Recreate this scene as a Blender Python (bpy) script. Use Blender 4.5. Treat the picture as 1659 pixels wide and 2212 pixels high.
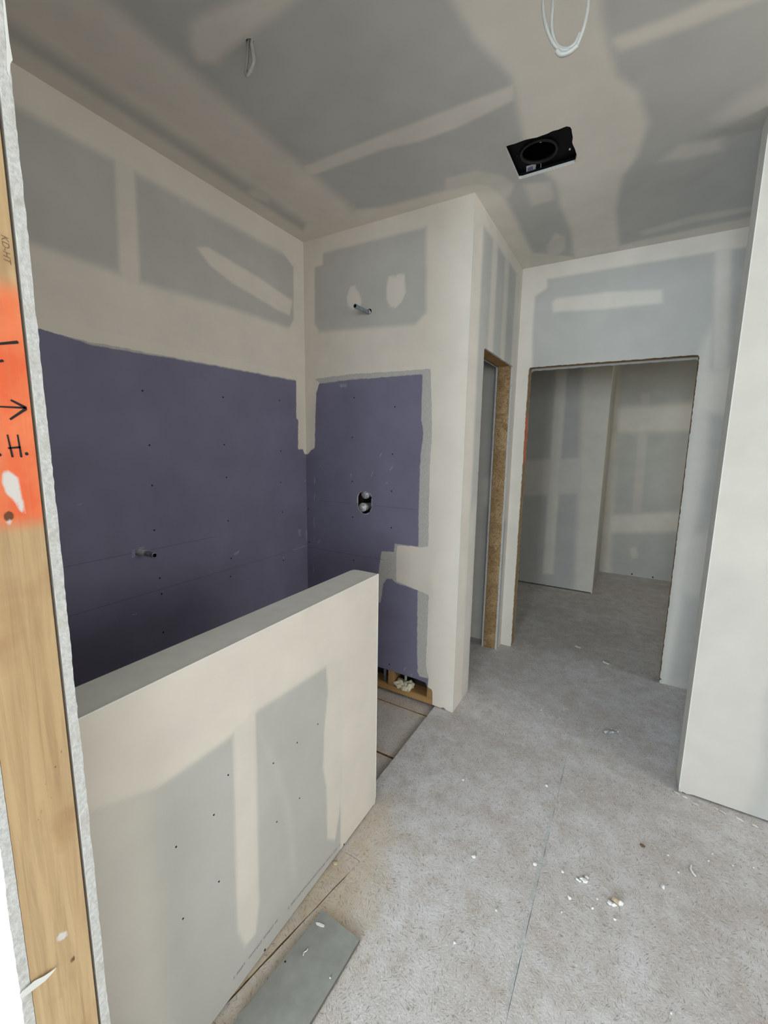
import bpy, bmesh, math, random
import numpy as np
from mathutils import Vector, Matrix, noise as mnoise

for o in list(bpy.data.objects):
    bpy.data.objects.remove(o, do_unlink=True)
scene = bpy.context.scene
col = scene.collection
rng = random.Random(7)

# ------------------------------------------------------------------ camera
W, HH, F = 1659, 2212, 923.37
YAW, PITCH, ROLL = 0.5273, -0.1548, 0.0148
cs, sn = math.cos, math.sin
FWD = np.array([-sn(YAW)*cs(PITCH), cs(YAW)*cs(PITCH), sn(PITCH)])
R0 = np.array([cs(YAW), sn(YAW), 0.0]); U0 = np.cross(R0, FWD)
RIGHT = cs(ROLL)*R0 + sn(ROLL)*U0
UP = -sn(ROLL)*R0 + cs(ROLL)*U0
CAM = np.array([0.0, 0.0, 1.53])
cam_d = bpy.data.cameras.new('camera')
cam = bpy.data.objects.new('camera', cam_d); col.objects.link(cam)
m = Matrix.Identity(4)
for i in range(3):
    m[i][0] = RIGHT[i]; m[i][1] = UP[i]; m[i][2] = -FWD[i]; m[i][3] = CAM[i]
cam.matrix_world = m
cam_d.sensor_fit = 'VERTICAL'; cam_d.sensor_height = 36.0
cam_d.lens = F/HH*36.0
cam_d.clip_start = 0.02; cam_d.clip_end = 60
scene.camera = cam

# ------------------------------------------------------------------ view, world, lights
scene.view_settings.view_transform = 'Standard'
scene.view_settings.look = 'None'
scene.view_settings.gamma = 1.0
scene.view_settings.use_curve_mapping = False
scene.view_settings.exposure = 0.25
scene.cycles.use_denoising = True
scene.cycles.max_bounces = 7
scene.cycles.diffuse_bounces = 4
scene.cycles.glossy_bounces = 2
scene.cycles.transmission_bounces = 0
scene.cycles.caustics_reflective = False
scene.cycles.use_adaptive_sampling = True
scene.cycles.adaptive_threshold = 0.05

world = bpy.data.worlds.new('world'); scene.world = world
world.use_nodes = True
bg = world.node_tree.nodes['Background']
bg.inputs[0].default_value = (0.75, 0.87, 1.0, 1); bg.inputs[1].default_value = 0.6

def area_light(name, loc, rot, sx, sy, power, color):
    l = bpy.data.lights.new(name, 'AREA'); l.shape = 'RECTANGLE'; l.size = sx; l.size_y = sy
    l.energy = power; l.color = color
    o = bpy.data.objects.new(name, l); col.objects.link(o)
    o.location = loc; o.rotation_euler = rot
    return o
# daylight through the two windows of the long room behind the camera
area_light('window_daylight', (-0.75, -5.16, 1.65), (math.radians(90), 0, 0), 1.9, 1.7, 250.0, (0.77, 0.905, 1.0))
area_light('window_daylight_b', (2.2, -5.16, 1.65), (math.radians(90), 0, 0), 2.4, 1.7, 135.0, (0.87, 0.95, 1.0))
# added fill light for the half wall and left wall, in an invented side window
area_light('added_side_fill', (2.74, 1.15, 1.75), (math.radians(90), 0, math.radians(90)), 1.3, 1.2, 24.0, (0.99, 0.98, 0.95))
# added fill light grazing the far wall, in an invented window at the corridor end
area_light('added_corridor_fill', (2.74, 2.76, 1.5), (math.radians(90), 0, math.radians(90)), 0.75, 1.3, 9.0, (0.80, 0.92, 1.0))
# added fill light to brighten and warm the closet, through an invented opening
area_light('added_closet_fill', (1.22, 4.75, 1.5), (math.radians(90), 0, math.radians(90)), 0.9, 1.1, 5.0, (1.0, 0.98, 0.82))

# ------------------------------------------------------------------ dimensions (metres)
XL, YB, H, XE, YF, ZD = -1.8638, 2.1770, 2.7411, -0.7870, 3.2018, 2.0844
XR, YR, TR = 0.3026, 2.1647, 0.139
XH, YH, HHW, TH = -0.8356, 1.3979, 1.0283, 0.118
XJ, YJ, WJ = -0.7051, 0.2714, 0.0822
YO1, YO2 = 2.440, 3.088
XD0, XD1 = -0.7069, 0.2692
XOPEN = 0.50           # far side of the doorway that the camera looks through
DT = 0.0127            # drywall thickness
AX = {'x': 0, 'y': 1, 'z': 2}
UV = {'x': (1, 2), 'y': (0, 2), 'z': (0, 1)}

def at(px, py, ax, val):
    d = FWD + (px-W/2)/F*RIGHT - (py-HH/2)/F*UP
    i = AX[ax]; t = (val-CAM[i])/d[i]
    return CAM + t*d
def uv(px, py, ax, val):
    p = at(px, py, ax, val); a, b = UV[ax]
    return (p[a], p[b])
def uvs(pts, ax, val):
    return [uv(x, y, ax, val) for x, y in pts]

# ------------------------------------------------------------------ node helpers
def newmat(name):
    mt = bpy.data.materials.new(name); mt.use_nodes = True
    nt = mt.node_tree; nt.nodes.clear()
    out = nt.nodes.new('ShaderNodeOutputMaterial')
    bs = nt.nodes.new('ShaderNodeBsdfPrincipled')
    nt.links.new(bs.outputs[0], out.inputs[0])
    bs.inputs['Specular IOR Level'].default_value = 0.25
    return mt, nt, bs
def put(nt, sock, v):
    if hasattr(v, 'is_linked'): nt.links.new(v, sock)
    else:
        if isinstance(v, (tuple, list)) and len(v) == 3 and sock.type == 'RGBA': v = (*v, 1)
        sock.default_value = v
def math_(nt, op, a, b=None, c=None, clamp=False):
    n = nt.nodes.new('ShaderNodeMath'); n.operation = op; n.use_clamp = clamp
    put(nt, n.inputs[0], a)
    if b is not None: put(nt, n.inputs[1], b)
    if c is not None: put(nt, n.inputs[2], c)
    return n.outputs[0]
def mix(nt, fac, a, b):
    n = nt.nodes.new('ShaderNodeMix'); n.data_type = 'RGBA'
    put(nt, n.inputs[0], fac); put(nt, n.inputs[6], a); put(nt, n.inputs[7], b)
    return n.outputs[2]
def noise(nt, vec, scale, detail=3, rough=0.55, dist=0.0):
    n = nt.nodes.new('ShaderNodeTexNoise')
    if vec is not None: nt.links.new(vec, n.inputs['Vector'])
    n.inputs['Scale'].default_value = scale; n.inputs['Detail'].default_value = detail
    n.inputs['Roughness'].default_value = rough; n.inputs['Distortion'].default_value = dist
    return n.outputs[0]
def pos(nt):
    return nt.nodes.new('ShaderNodeNewGeometry').outputs['Position']
def vscale(nt, vec, s):
    n = nt.nodes.new('ShaderNodeVectorMath'); n.operation = 'MULTIPLY'
    nt.links.new(vec, n.inputs[0]); n.inputs[1].default_value = s
    return n.outputs[0]
def attr(nt, name):
    n = nt.nodes.new('ShaderNodeAttribute'); n.attribute_name = name
    return n.outputs['Fac']
def maprange(nt, v, a, b, c=0.0, d=1.0, smooth=False):
    n = nt.nodes.new('ShaderNodeMapRange'); n.interpolation_type = 'SMOOTHSTEP' if smooth else 'LINEAR'
    put(nt, n.inputs[0], v)
    for i, q in enumerate((a, b, c, d)): n.inputs[i+1].default_value = q
    return n.outputs[0]
def bump(nt, bs, h, strength=0.2, dist=0.002):
    n = nt.nodes.new('ShaderNodeBump'); n.inputs['Strength'].default_value = strength
    n.inputs['Distance'].default_value = dist
    nt.links.new(h, n.inputs['Height']); nt.links.new(n.outputs[0], bs.inputs['Normal'])

MUD = (0.745, 0.68, 0.598)
def board_mat(name, colr, thincol, var=0.05):
    mt, nt, bs = newmat(name)
    p = pos(nt)
    n1 = noise(nt, p, 28, 3); n2 = noise(nt, p, 190, 1)
    wob = math_(nt, 'ADD', math_(nt, 'MULTIPLY', math_(nt, 'SUBTRACT', n1, 0.5), 0.012),
                math_(nt, 'MULTIPLY', math_(nt, 'SUBTRACT', n2, 0.5), 0.004))
    crisp = maprange(nt, math_(nt, 'ADD', attr(nt, 'crisp'), wob), -0.0012, 0.0012, 1.0, 0.0)
    thin = maprange(nt, math_(nt, 'ADD', attr(nt, 'thin'), wob), -0.003, 0.003, 1.0, 0.0)
    n3 = noise(nt, p, 9, 3, 0.6)
    soft = math_(nt, 'MULTIPLY', attr(nt, 'soft'), maprange(nt, n3, 0.25, 0.7, 0.88, 1.06), clamp=True)
    n4 = n2
    thinf = math_(nt, 'MULTIPLY', thin, maprange(nt, n4, 0.3, 0.7, 0.66, 0.95))
    nb = noise(nt, p, 5, 2)
    base = mix(nt, maprange(nt, nb, 0.3, 0.7), tuple(c*(1-var) for c in colr), tuple(min(1, c*(1+var)) for c in colr))
    nm = nb
    mud = mix(nt, maprange(nt, nm, 0.3, 0.7), tuple(c*0.96 for c in MUD), tuple(min(1, c*1.04) for c in MUD))
    c1 = mix(nt, thinf, base, thincol)
    fac = math_(nt, 'MAXIMUM', crisp, soft)
    c2 = mix(nt, fac, c1, mud)
    put(nt, bs.inputs['Base Color'], c2)
    bs.inputs['Roughness'].default_value = 0.75
    bump(nt, bs, noise(nt, p, 320, 1), 0.10, 0.001)
    return mt
M = {}
GREY = (0.505, 0.49, 0.455)
M['grey'] = board_mat('grey_drywall', GREY, (0.56, 0.57, 0.54))
M['purple'] = board_mat('purple_drywall', (0.192, 0.183, 0.262), (0.57, 0.545, 0.49), 0.08)

def gypsum():
    mt, nt, bs = newmat('gypsum_edge'); p = pos(nt)
    n = noise(nt, p, 160, 5, 0.65); n2 = noise(nt, p, 30, 3)
    c = mix(nt, maprange(nt, n, 0.35, 0.65), (0.50, 0.485, 0.465), (0.66, 0.645, 0.62))
    c = mix(nt, maprange(nt, n2, 0.55, 0.7, 0, 0.5), c, (0.45, 0.40, 0.33))
    put(nt, bs.inputs['Base Color'], c); bs.inputs['Roughness'].default_value = 0.9
    bump(nt, bs, n, 0.5, 0.003)
    return mt
M['gypsum'] = gypsum()

def plain(name, c, rough=0.6, metal=0.0, spec=0.25, nscale=None, namp=0.12):
    mt, nt, bs = newmat(name)
    if nscale:
        n = noise(nt, pos(nt), nscale, 4)
        put(nt, bs.inputs['Base Color'], mix(nt, maprange(nt, n, 0.3, 0.7), tuple(q*(1-namp) for q in c), tuple(min(1, q*(1+namp)) for q in c)))
        bump(nt, bs, n, 0.2, 0.002)
    else: bs.inputs['Base Color'].default_value = (*c, 1)
    bs.inputs['Roughness'].default_value = rough; bs.inputs['Metallic'].default_value = metal
    bs.inputs['Specular IOR Level'].default_value = spec
    return mt
M['white'] = plain('white_compound', (0.74, 0.73, 0.69), 0.8, nscale=20, namp=0.04)
M['roomwhite'] = plain('room_white', (0.74, 0.73, 0.69), 0.8)
M['roomfloor'] = plain('room_floor', (0.58, 0.55, 0.53), 0.9)
M['black'] = plain('black_plastic', (0.004, 0.004, 0.004), 0.6, spec=0.12)
M['blackrim'] = plain('black_rim', (0.010, 0.010, 0.010), 0.5, spec=0.25)
M['dark'] = plain('cavity_shade', (0.03, 0.024, 0.018), 0.9, nscale=12, namp=0.4)  # near-black colour paints the shade inside gaps and wall cavities
M['wire'] = plain('white_cable', (0.40, 0.39, 0.36), 0.45, spec=0.5, nscale=60, namp=0.05)
M['steel'] = plain('grey_pipe', (0.22, 0.26, 0.29), 0.35, 0.3, 0.5, nscale=50, namp=0.4)
M['cap'] = plain('clear_cap', (0.46, 0.48, 0.50), 0.2, 0.1, 0.7, nscale=90, namp=0.45)
M['screwm'] = plain('screw_steel', (0.02, 0.02, 0.025), 0.5, 0.5)
M['bright'] = plain('bright_screw', (0.6, 0.6, 0.62), 0.35, 0.7)
M['foam'] = plain('spray_foam', (0.66, 0.60, 0.44), 0.7, nscale=60, namp=0.15)
M['pex'] = plain('pale_tubing', (0.48, 0.48, 0.46), 0.5)
M['marker'] = plain('black_marker', (0.02, 0.015, 0.016), 0.6)
M['stamp'] = plain('ink_stamp', (0.20, 0.13, 0.075), 0.8)
M['print'] = plain('grey_print', (0.17, 0.18, 0.18), 0.8)
M['label'] = plain('label_paper', (0.55, 0.57, 0.62), 0.5)
M['labelink'] = plain('label_ink', (0.10, 0.10, 0.28), 0.5)
M['crumb'] = plain('plaster_crumb', (0.80, 0.79, 0.77), 0.9, nscale=90, namp=0.06)
M['crumbbrown'] = plain('brown_chip', (0.17, 0.11, 0.06), 0.9, nscale=60)
M['crumbtan'] = plain('tan_chip', (0.60, 0.48, 0.34), 0.9, nscale=60)
M['chalkm'] = plain('blue_chalk', (0.30, 0.40, 0.43), 0.95, nscale=30, namp=0.2)
M['wrap'] = plain('clear_wrap', (0.62, 0.62, 0.64), 0.25, spec=0.6)

def wood_mat(name, ca, cb, axis='z', paint=True):
    mt, nt, bs = newmat(name); p = pos(nt)
    sc = {'z': (1, 1, 0.045), 'x': (0.045, 1, 1), 'y': (1, 0.045, 1)}[axis]
    q = vscale(nt, p, sc)
    g = noise(nt, q, 95, 4, 0.6, 0.6); g2 = noise(nt, q, 22, 3, 0.5, 1.2)
    st = noise(nt, p, 7, 4, 0.6)
    c = mix(nt, maprange(nt, g2, 0.3, 0.7), ca, cb)
    c = mix(nt, maprange(nt, g, 0.42, 0.72, 0, 0.55), c, tuple(x*0.62 for x in ca))
    c = mix(nt, maprange(nt, st, 0.54, 0.72, 0, 0.55), c, tuple(x*y for x, y in zip(ca, (0.66, 0.52, 0.45))))
    # spray paint, knots and plaster smears
    if not paint:
        put(nt, bs.inputs['Base Color'], c); bs.inputs['Roughness'].default_value = 0.7
        return mt
    n1 = noise(nt, p, 60, 3)
    wob = math_(nt, 'MULTIPLY', math_(nt, 'SUBTRACT', n1, 0.5), 0.004)
    orange = math_(nt, 'MULTIPLY', attr(nt, 'soft'), maprange(nt, noise(nt, q, 60, 3), 0.3, 0.7, 0.80, 1.05), clamp=True)
    oc = mix(nt, maprange(nt, noise(nt, p, 14, 3), 0.35, 0.65), (0.78, 0.13, 0.045), (0.86, 0.22, 0.09))
    c = mix(nt, orange, c, oc)
    dark = maprange(nt, math_(nt, 'ADD', attr(nt, 'thin'), math_(nt, 'MULTIPLY', wob, 0.3)), -0.0006, 0.0010, 0.9, 0.0)
    c = mix(nt, dark, c, (0.10, 0.045, 0.02))
    sm = maprange(nt, math_(nt, 'ADD', attr(nt, 'crisp'), wob), -0.0015, 0.0015, 0.92, 0.0)
    c = mix(nt, sm, c, (0.66, 0.64, 0.61))
    put(nt, bs.inputs['Base Color'], c); bs.inputs['Roughness'].default_value = 0.7
    bump(nt, bs, g, 0.15, 0.002)
    return mt
M['wood'] = wood_mat('pine_stud', (0.47, 0.305, 0.155), (0.60, 0.42, 0.235))
M['wood_h'] = wood_mat('pine_plate', (0.40, 0.22, 0.085), (0.50, 0.29, 0.12), 'x', False)
M['wood_d'] = wood_mat('old_stud', (0.38, 0.22, 0.09), (0.48, 0.29, 0.13), 'z', False)
M['wood_p'] = wood_mat('painted_jamb_stud', (0.36, 0.23, 0.11), (0.46, 0.30, 0.15))

def osb_mat(name, dusty):
    mt, nt, bs = newmat(name); p = pos(nt)
    def strands(scale, seed, sx, sy):
        v = nt.nodes.new('ShaderNodeTexVoronoi'); v.feature = 'F1'
        off = nt.nodes.new('ShaderNodeVectorMath'); off.operation = 'ADD'
        wv = nt.nodes.new('ShaderNodeTexNoise'); wv.inputs['Scale'].default_value = scale*0.9
        nt.links.new(p, wv.inputs['Vector'])
        ws = nt.nodes.new('ShaderNodeVectorMath'); ws.operation = 'SCALE'; ws.inputs['Scale'].default_value = 0.06
        nt.links.new(wv.outputs['Color'], ws.inputs[0])
        nt.links.new(p, off.inputs[0]); nt.links.new(ws.outputs[0], off.inputs[1])
        v.inputs['Scale'].default_value = scale
        nt.links.new(off.outputs[0], v.inputs['Vector'])
        sep = nt.nodes.new('ShaderNodeSeparateColor'); nt.links.new(v.outputs['Color'], sep.inputs[0])
        rot = nt.nodes.new('ShaderNodeVectorRotate'); rot.rotation_type = 'Z_AXIS' if dusty else 'Y_AXIS'
        nt.links.new(p, rot.inputs['Vector'])
        nt.links.new(math_(nt, 'MULTIPLY', sep.outputs[0], 6.283), rot.inputs['Angle'])
        q = vscale(nt, rot.outputs[0], (sx, sy, 1) if dusty else (sx, 1, sy))
        return noise(nt, q, 1.0, 2, 0.6), sep.outputs[1]
    s1, t1 = strands(27 if dusty else 17, 0, 300 if dusty else 230, 42 if dusty else 26)
    s2, t2 = strands(40 if dusty else 29, 1, 330 if dusty else 330, 52 if dusty else 45)
    big = noise(nt, p, 2.2, 3, 0.6); mid = noise(nt, p, 11, 3, 0.65)
    bare = mix(nt, t1, (0.33, 0.20, 0.09), (0.50, 0.34, 0.18)) if not dusty else mix(nt, t1, (0.55, 0.45, 0.34), (0.66, 0.56, 0.44))
    bare = mix(nt, maprange(nt, s1, 0.555 if dusty else 0.50, 0.68 if dusty else 0.60, 0, 0.68 if dusty else 0.8), bare, (0.24, 0.16, 0.10) if dusty else (0.16, 0.09, 0.04))
    bare = mix(nt, maprange(nt, s2, 0.56, 0.70, 0, 0.35 if dusty else 0.55), bare, (0.60, 0.44, 0.25) if not dusty else (0.62, 0.54, 0.44))
    if dusty:
        dust = mix(nt, maprange(nt, big, 0.35, 0.65), (0.56, 0.52, 0.50), (0.66, 0.645, 0.65))
        dust = mix(nt, maprange(nt, mid, 0.45, 0.72, 0, 0.7), dust, (0.47, 0.40, 0.345))
        dust = mix(nt, maprange(nt, mid, 0.42, 0.28, 0, 0.6), dust, (0.76, 0.75, 0.75))
        dust = mix(nt, maprange(nt, t2, 0.55, 1.0, 0, 0.22), dust, (0.46, 0.40, 0.36))
        dust = mix(nt, maprange(nt, t1, 0.0, 0.4, 0.22, 0), dust, (0.74, 0.73, 0.74))
        dust = mix(nt, maprange(nt, s1, 0.56, 0.67, 0, 0.78), dust, (0.24, 0.20, 0.18))
        dust = mix(nt, maprange(nt, s2, 0.54, 0.69, 0, 0.65), dust, (0.80, 0.795, 0.80))
        f = math_(nt, 'MULTIPLY', attr(nt, 'soft'), maprange(nt, mid, 0.3, 0.7, 0.55, 1.15), clamp=True)
        c = mix(nt, f, dust, bare)
        # ink lines and chalk
        c = mix(nt, maprange(nt, math_(nt, 'ADD', attr(nt, 'crisp'), math_(nt, 'MULTIPLY', math_(nt, 'SUBTRACT', s2, 0.5), 0.02)), -0.002, 0.003, 0.55, 0.0), c, (0.33, 0.42, 0.43))
    else: c = bare
    put(nt, bs.inputs['Base Color'], c); bs.inputs['Roughness'].default_value = 0.85
    bump(nt, bs, noise(nt, p, 150, 2, 0.6), 0.35, 0.003)
    return mt
M['floor'] = osb_mat('dusty_osb', True)
M['osb'] = osb_mat('bare_osb', False)

# ------------------------------------------------------------------ object helpers
def link(o, parent=None):
    col.objects.link(o)
    if parent is not None: o.parent = parent
    return o
def empty(name, label=None, cat=None, group=None, kind=None, loc=(0, 0, 0)):
    o = bpy.data.objects.new(name, None); o.location = loc; o.empty_display_size = 0.05
    col.objects.link(o)
    return tag(o, label, cat, group, kind)
def tag(o, label=None, cat=None, group=None, kind=None):
    if label: o['label'] = label
    if cat: o['category'] = cat
    if group: o['group'] = group
    if kind: o['kind'] = kind
    return o
def mesh_obj(name, verts, faces, mat, parent=None, smooth=False):
    me = bpy.data.meshes.new(name); me.from_pydata([tuple(v) for v in verts], [], faces); me.update()
    mats = mat if isinstance(mat, (list, tuple)) else [mat]
    for q in mats: me.materials.append(q)
    if smooth:
        for f in me.polygons: f.use_smooth = True
    return link(bpy.data.objects.new(name, me), parent)
def bm_obj(name, bm, mat, parent=None, smooth=False):
    me = bpy.data.meshes.new(name); bm.to_mesh(me); bm.free()
    me.materials.append(mat)
    if smooth:
        for f in me.polygons: f.use_smooth = True
    return link(bpy.data.objects.new(name, me), parent)
def box(name, x0, x1, y0, y1, z0, z1, mat, parent=None, bevel=0.0):
    bm = bmesh.new()
    bmesh.ops.create_cube(bm, size=1.0)
    for v in bm.verts:
        v.co = Vector(((x0+x1)/2+v.co.x*(x1-x0), (y0+y1)/2+v.co.y*(y1-y0), (z0+z1)/2+v.co.z*(z1-z0)))
    if bevel: bmesh.ops.bevel(bm, geom=list(bm.edges), offset=bevel, segments=2, affect='EDGES')
    return bm_obj(name, bm, mat, parent)

def poly_sd(P, poly):
    """signed distance of points P (n,2) to a polygon, negative inside; also nearest boundary point"""
    poly = np.asarray(poly, float); n = len(poly)
    best = np.full(len(P), 1e9); near = np.zeros_like(P); inside = np.zeros(len(P), bool)
    for i in range(n):
        a, b = poly[i], poly[(i+1) % n]; e = b-a
        t = np.clip(((P-a)@e)/max(e@e, 1e-12), 0, 1)
        q = a+t[:, None]*e; d = np.hypot(*(P-q).T)
        k = d < best; best[k] = d[k]; near[k] = q[k]
        c = (a[1] > P[:, 1]) != (b[1] > P[:, 1])
        xi = a[0]+(P[:, 1]-a[1])/(e[1] if abs(e[1]) > 1e-12 else 1e-12)*e[0]
        inside ^= c & (P[:, 0] < xi)
    return np.where(inside, -best, best), near

def ragged(poly, step=0.012, amp=0.002, seed=1):
    r = random.Random(seed); out = []
    n = len(poly)
    for i in range(n):
        a = np.array(poly[i]); b = np.array(poly[(i+1) % n]); L = np.hypot(*(b-a)); k = max(1, int(L/step))
        nn = np.array([-(b-a)[1], (b-a)[0]])/max(L, 1e-9)
        for j in range(k):
            out.append(tuple(a+(b-a)*j/k + nn*(r.uniform(-amp, amp) if j else 0)))
    return out

def panel(name, ax, val, sign, u0, u1, v0, v1, mat, parent=None, step=0.010, holes=(), clip=None, thick=DT,
          soft=(), crisp=(), thin=(), edge='gypsum'):
    """a sheet in the plane ax=val facing sign, with cut holes and real thickness; soft: [(poly, feather, opacity)]"""
    nu = max(1, int(round((u1-u0)/step))); nv = max(1, int(round((v1-v0)/step)))
    U, V = np.meshgrid(np.linspace(u0, u1, nu+1), np.linspace(v0, v1, nv+1), indexing='ij')
    P = np.stack([U.ravel(), V.ravel()], 1)
    idx = np.arange((nu+1)*(nv+1)).reshape(nu+1, nv+1)
    Fq = np.stack([idx[:-1, :-1], idx[1:, :-1], idx[1:, 1:], idx[:-1, 1:]], -1).reshape(-1, 4)
    keep = np.ones(len(Fq), bool)
    cuts = [(h, 1) for h in holes] + ([(clip, -1)] if clip is not None else [])
    for poly, s in cuts:
        sd, near = poly_sd(P, poly); sd = sd*s
        ins = sd < 1e-6 if s == 1 else sd < -1e-6
        keep &= ~ins[Fq].all(1)
        used = np.zeros(len(P), bool); used[Fq[keep].ravel()] = True
        mv = ins & used
        P[mv] = near[mv]
    Fq = Fq[keep]
    used = np.unique(Fq); rem = -np.ones(len(P), int); rem[used] = np.arange(len(used))
    P = P[used]; Fq = rem[Fq]
    flip = {('x', 1): False, ('x', -1): True, ('y', -1): False, ('y', 1): True, ('z', 1): False, ('z', -1): True}[(ax, sign)]
    if flip: Fq = Fq[:, ::-1]
    X = np.zeros((len(P), 3)); a, b = UV[ax]; X[:, a] = P[:, 0]; X[:, b] = P[:, 1]; X[:, AX[ax]] = val
    # boundary -> thickness
    E = np.concatenate([np.stack([Fq[:, i], Fq[:, (i+1) % 4]], 1) for i in range(4)])
    key = np.sort(E, 1); key = key[:, 0].astype(np.int64)*10000000+key[:, 1]
    _, inv, cnt = np.unique(key, return_inverse=True, return_counts=True)
    bnd = [(int(a), int(b)) for a, b in E[cnt[inv] == 1] if a != b]
    bv = sorted({i for e in bnd for i in e}); mp = {i: len(X)+j for j, i in enumerate(bv)}
    X2 = X[bv].copy(); X2[:, AX[ax]] -= sign*thick
    faces = [tuple(int(i) for i in f) for f in Fq] + [(int(e[1]), int(e[0]), mp[e[0]], mp[e[1]]) for e in bnd]
    allv = np.vstack([X, X2])
    o = mesh_obj(name, allv, faces, [mat, M[edge]], parent)
    me = o.data
    mi = np.zeros(len(faces), np.int32); mi[len(Fq):] = 1
    me.polygons.foreach_set('material_index', mi)
    Pa = np.vstack([P, P[[int(i) for i in bv]]])
    def setattr_(n, arr):
        at_ = me.attributes.new(n, 'FLOAT', 'POINT'); at_.data.foreach_set('value', arr.astype(np.float32))
    s = np.zeros(len(Pa))
    for poly, fe, op in soft:
        sd, _ = poly_sd(Pa, poly)
        t = np.clip(0.5-sd/(2*fe), 0, 1); s = np.maximum(s, op*t*t*(3-2*t))
    setattr_('soft', s)
    for nm, lst in (('crisp', crisp), ('thin', thin)):
        d = np.full(len(Pa), 0.5)
        for poly in lst: d = np.minimum(d, poly_sd(Pa, poly)[0])
        setattr_(nm, np.clip(d, -0.05, 0.5))
    return o

def rect(u0, u1, v0, v1): return [(u0, v0), (u1, v0), (u1, v1), (u0, v1)]
def tube(name, pts, r, mat, parent=None, res=8, closed=False, smooth=True):
    pts = [Vector(p) for p in pts]; verts = []; faces = []
    n = len(pts); prev = None
    for i, p in enumerate(pts):
        t = (pts[min(i+1, n-1)]-pts[max(i-1, 0)]).normalized()
        if prev is None:
            up = Vector((0, 0, 1)) if abs(t.z) < 0.9 else Vector((1, 0, 0)); a = t.cross(up).normalized()
        else: a = (prev-t*prev.dot(t)).normalized()
        prev = a; b = t.cross(a)
        rr = r[i] if isinstance(r, (list, tuple)) else r
        for k in range(res):
            w = 2*math.pi*k/res; verts.append(p+a*rr*cs(w)+b*rr*sn(w))
    for i in range(n-1):
        for k in range(res):
            faces.append((i*res+k, i*res+(k+1) % res, (i+1)*res+(k+1) % res, (i+1)*res+k))
    if not closed:
        faces.append(tuple(range(res))[::-1]); faces.append(tuple((n-1)*res+k for k in range(res)))
    return mesh_obj(name, verts, faces, mat, parent, smooth)
def spline(pts, n=10):
    pts = [Vector(p) for p in pts]; q = [pts[0]]+pts+[pts[-1]]; out = []
    for i in range(1, len(q)-2):
        p0, p1, p2, p3 = q[i-1:i+3]
        for j in range(n):
            t = j/n
            out.append(0.5*((2*p1)+(p2-p0)*t+(2*p0-5*p1+4*p2-p3)*t*t+(3*p1-p0-3*p2+p3)*t**3))
    out.append(pts[-1]); return out
def lathe(name, prof, origin, axis, mat, parent=None, res=20):
    """prof: [(radius, along)], revolved about axis from origin"""
    ax = Vector(axis).normalized(); up = Vector((0, 0, 1)) if abs(ax.z) < 0.9 else Vector((1, 0, 0))
    a = ax.cross(up).normalized(); b = ax.cross(a); o = Vector(origin); verts = []; faces = []
    for r, h in prof:
        for k in range(res):
            w = 2*math.pi*k/res; verts.append(o+ax*h+(a*cs(w)+b*sn(w))*r)
    for i in range(len(prof)-1):
        for k in range(res):
            faces.append((i*res+k, i*res+(k+1) % res, (i+1)*res+(k+1) % res, (i+1)*res+k))
    return mesh_obj(name, verts, faces, mat, parent, True)
def slab_poly(name, pts3, nrm, t, mat, parent=None):
    """a flat polygon with thickness t along nrm"""
    n = len(pts3); nv = Vector(nrm)*t
    v = [Vector(p) for p in pts3]; v2 = [p+nv for p in v]
    f = [tuple(range(n))[::-1], tuple(range(n, 2*n))]+[(i, (i+1) % n, n+(i+1) % n, n+i) for i in range(n)]
    return mesh_obj(name, v+v2, f, mat, parent)
def px_slab(name, pxs, ax, val, nrm, t, mat, parent=None):
    return slab_poly(name, [at(x, y, ax, val) for x, y in pxs], nrm, t, mat, parent)
def stroke(name, a, b, w, nrm, t, mat, parent=None):
    a = Vector(a); b = Vector(b); n = Vector(nrm); d = (b-a).normalized(); s = d.cross(n)*w/2
    return slab_poly(name, [a-d*w*0.3-s*0.7, a-d*w*0.3+s*0.7, b+s, b+d*w*0.3, b-s], nrm, t, mat, parent)

# ================================================================== SETTING
# ---------------------------------------------------------------- floor
floor = tag(box('floor', -2.7, 3.9, -5.5, 6.1, -0.20, -0.075, M['dark']), kind='structure')
def xs(y): return -0.808+(y-0.802)*0.168
FT = 0.018
tan_px = [(440, 2240), (700, 1890), (811, 1738), (835, 1712), (835, 1790), (800, 1950), (770, 2050), (700, 2120), (640, 2240)]
tan_soft = [(uvs(tan_px, 'z', 0), 0.10, 0.95)]
chalk = [rect(-0.176, -0.1655, 1.0, 1.75), rect(-0.171, -0.1655, 1.75, 2.12)]
polyA = [(xs(0.2), 0.2), (-0.1648, 0.2), (-0.1648, 2.1322), (-0.9, 2.1322), (-0.9, 1.15), (xs(1.15), 1.15)]
panel('subfloor_panel', 'z', 0, 1, -0.92, -0.1648, 0.2, 2.1322, M['floor'], floor, 0.012, clip=ragged(polyA, 0.03, 0.0012, 3), thick=FT, soft=tan_soft, crisp=chalk, edge='osb')
polyS = [(-0.97, 0.2), (xs(0.2)-0.005, 0.2), (xs(0.82)-0.005, 0.82), (xs(0.93)-0.0025, 0.93), (xs(1.02)-0.004, 1.02), (xs(1.13)-0.0005, 1.13), (xs(1.149), 1.149), (-0.97, 1.149)]
panel('subfloor_panel', 'z', 0, 1, -0.97, xs(1.15), 0.2, 1.149, M['floor'], floor, 0.012, clip=polyS, thick=FT, soft=[(rect(-1.2, -0.5, 0, 1.3), 0.05, 1.0)], edge='osb')
panel('subfloor_panel', 'z', 0, 1, -2.6, -0.1648, 2.133, 4.78, M['floor'], floor, 0.03, clip=[(-0.9, 2.133), (-0.1648, 2.133), (-0.1648, 4.78), (-2.6, 4.78), (-2.6, 2.31), (-0.9, 2.31)], thick=FT, edge='osb')
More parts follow.
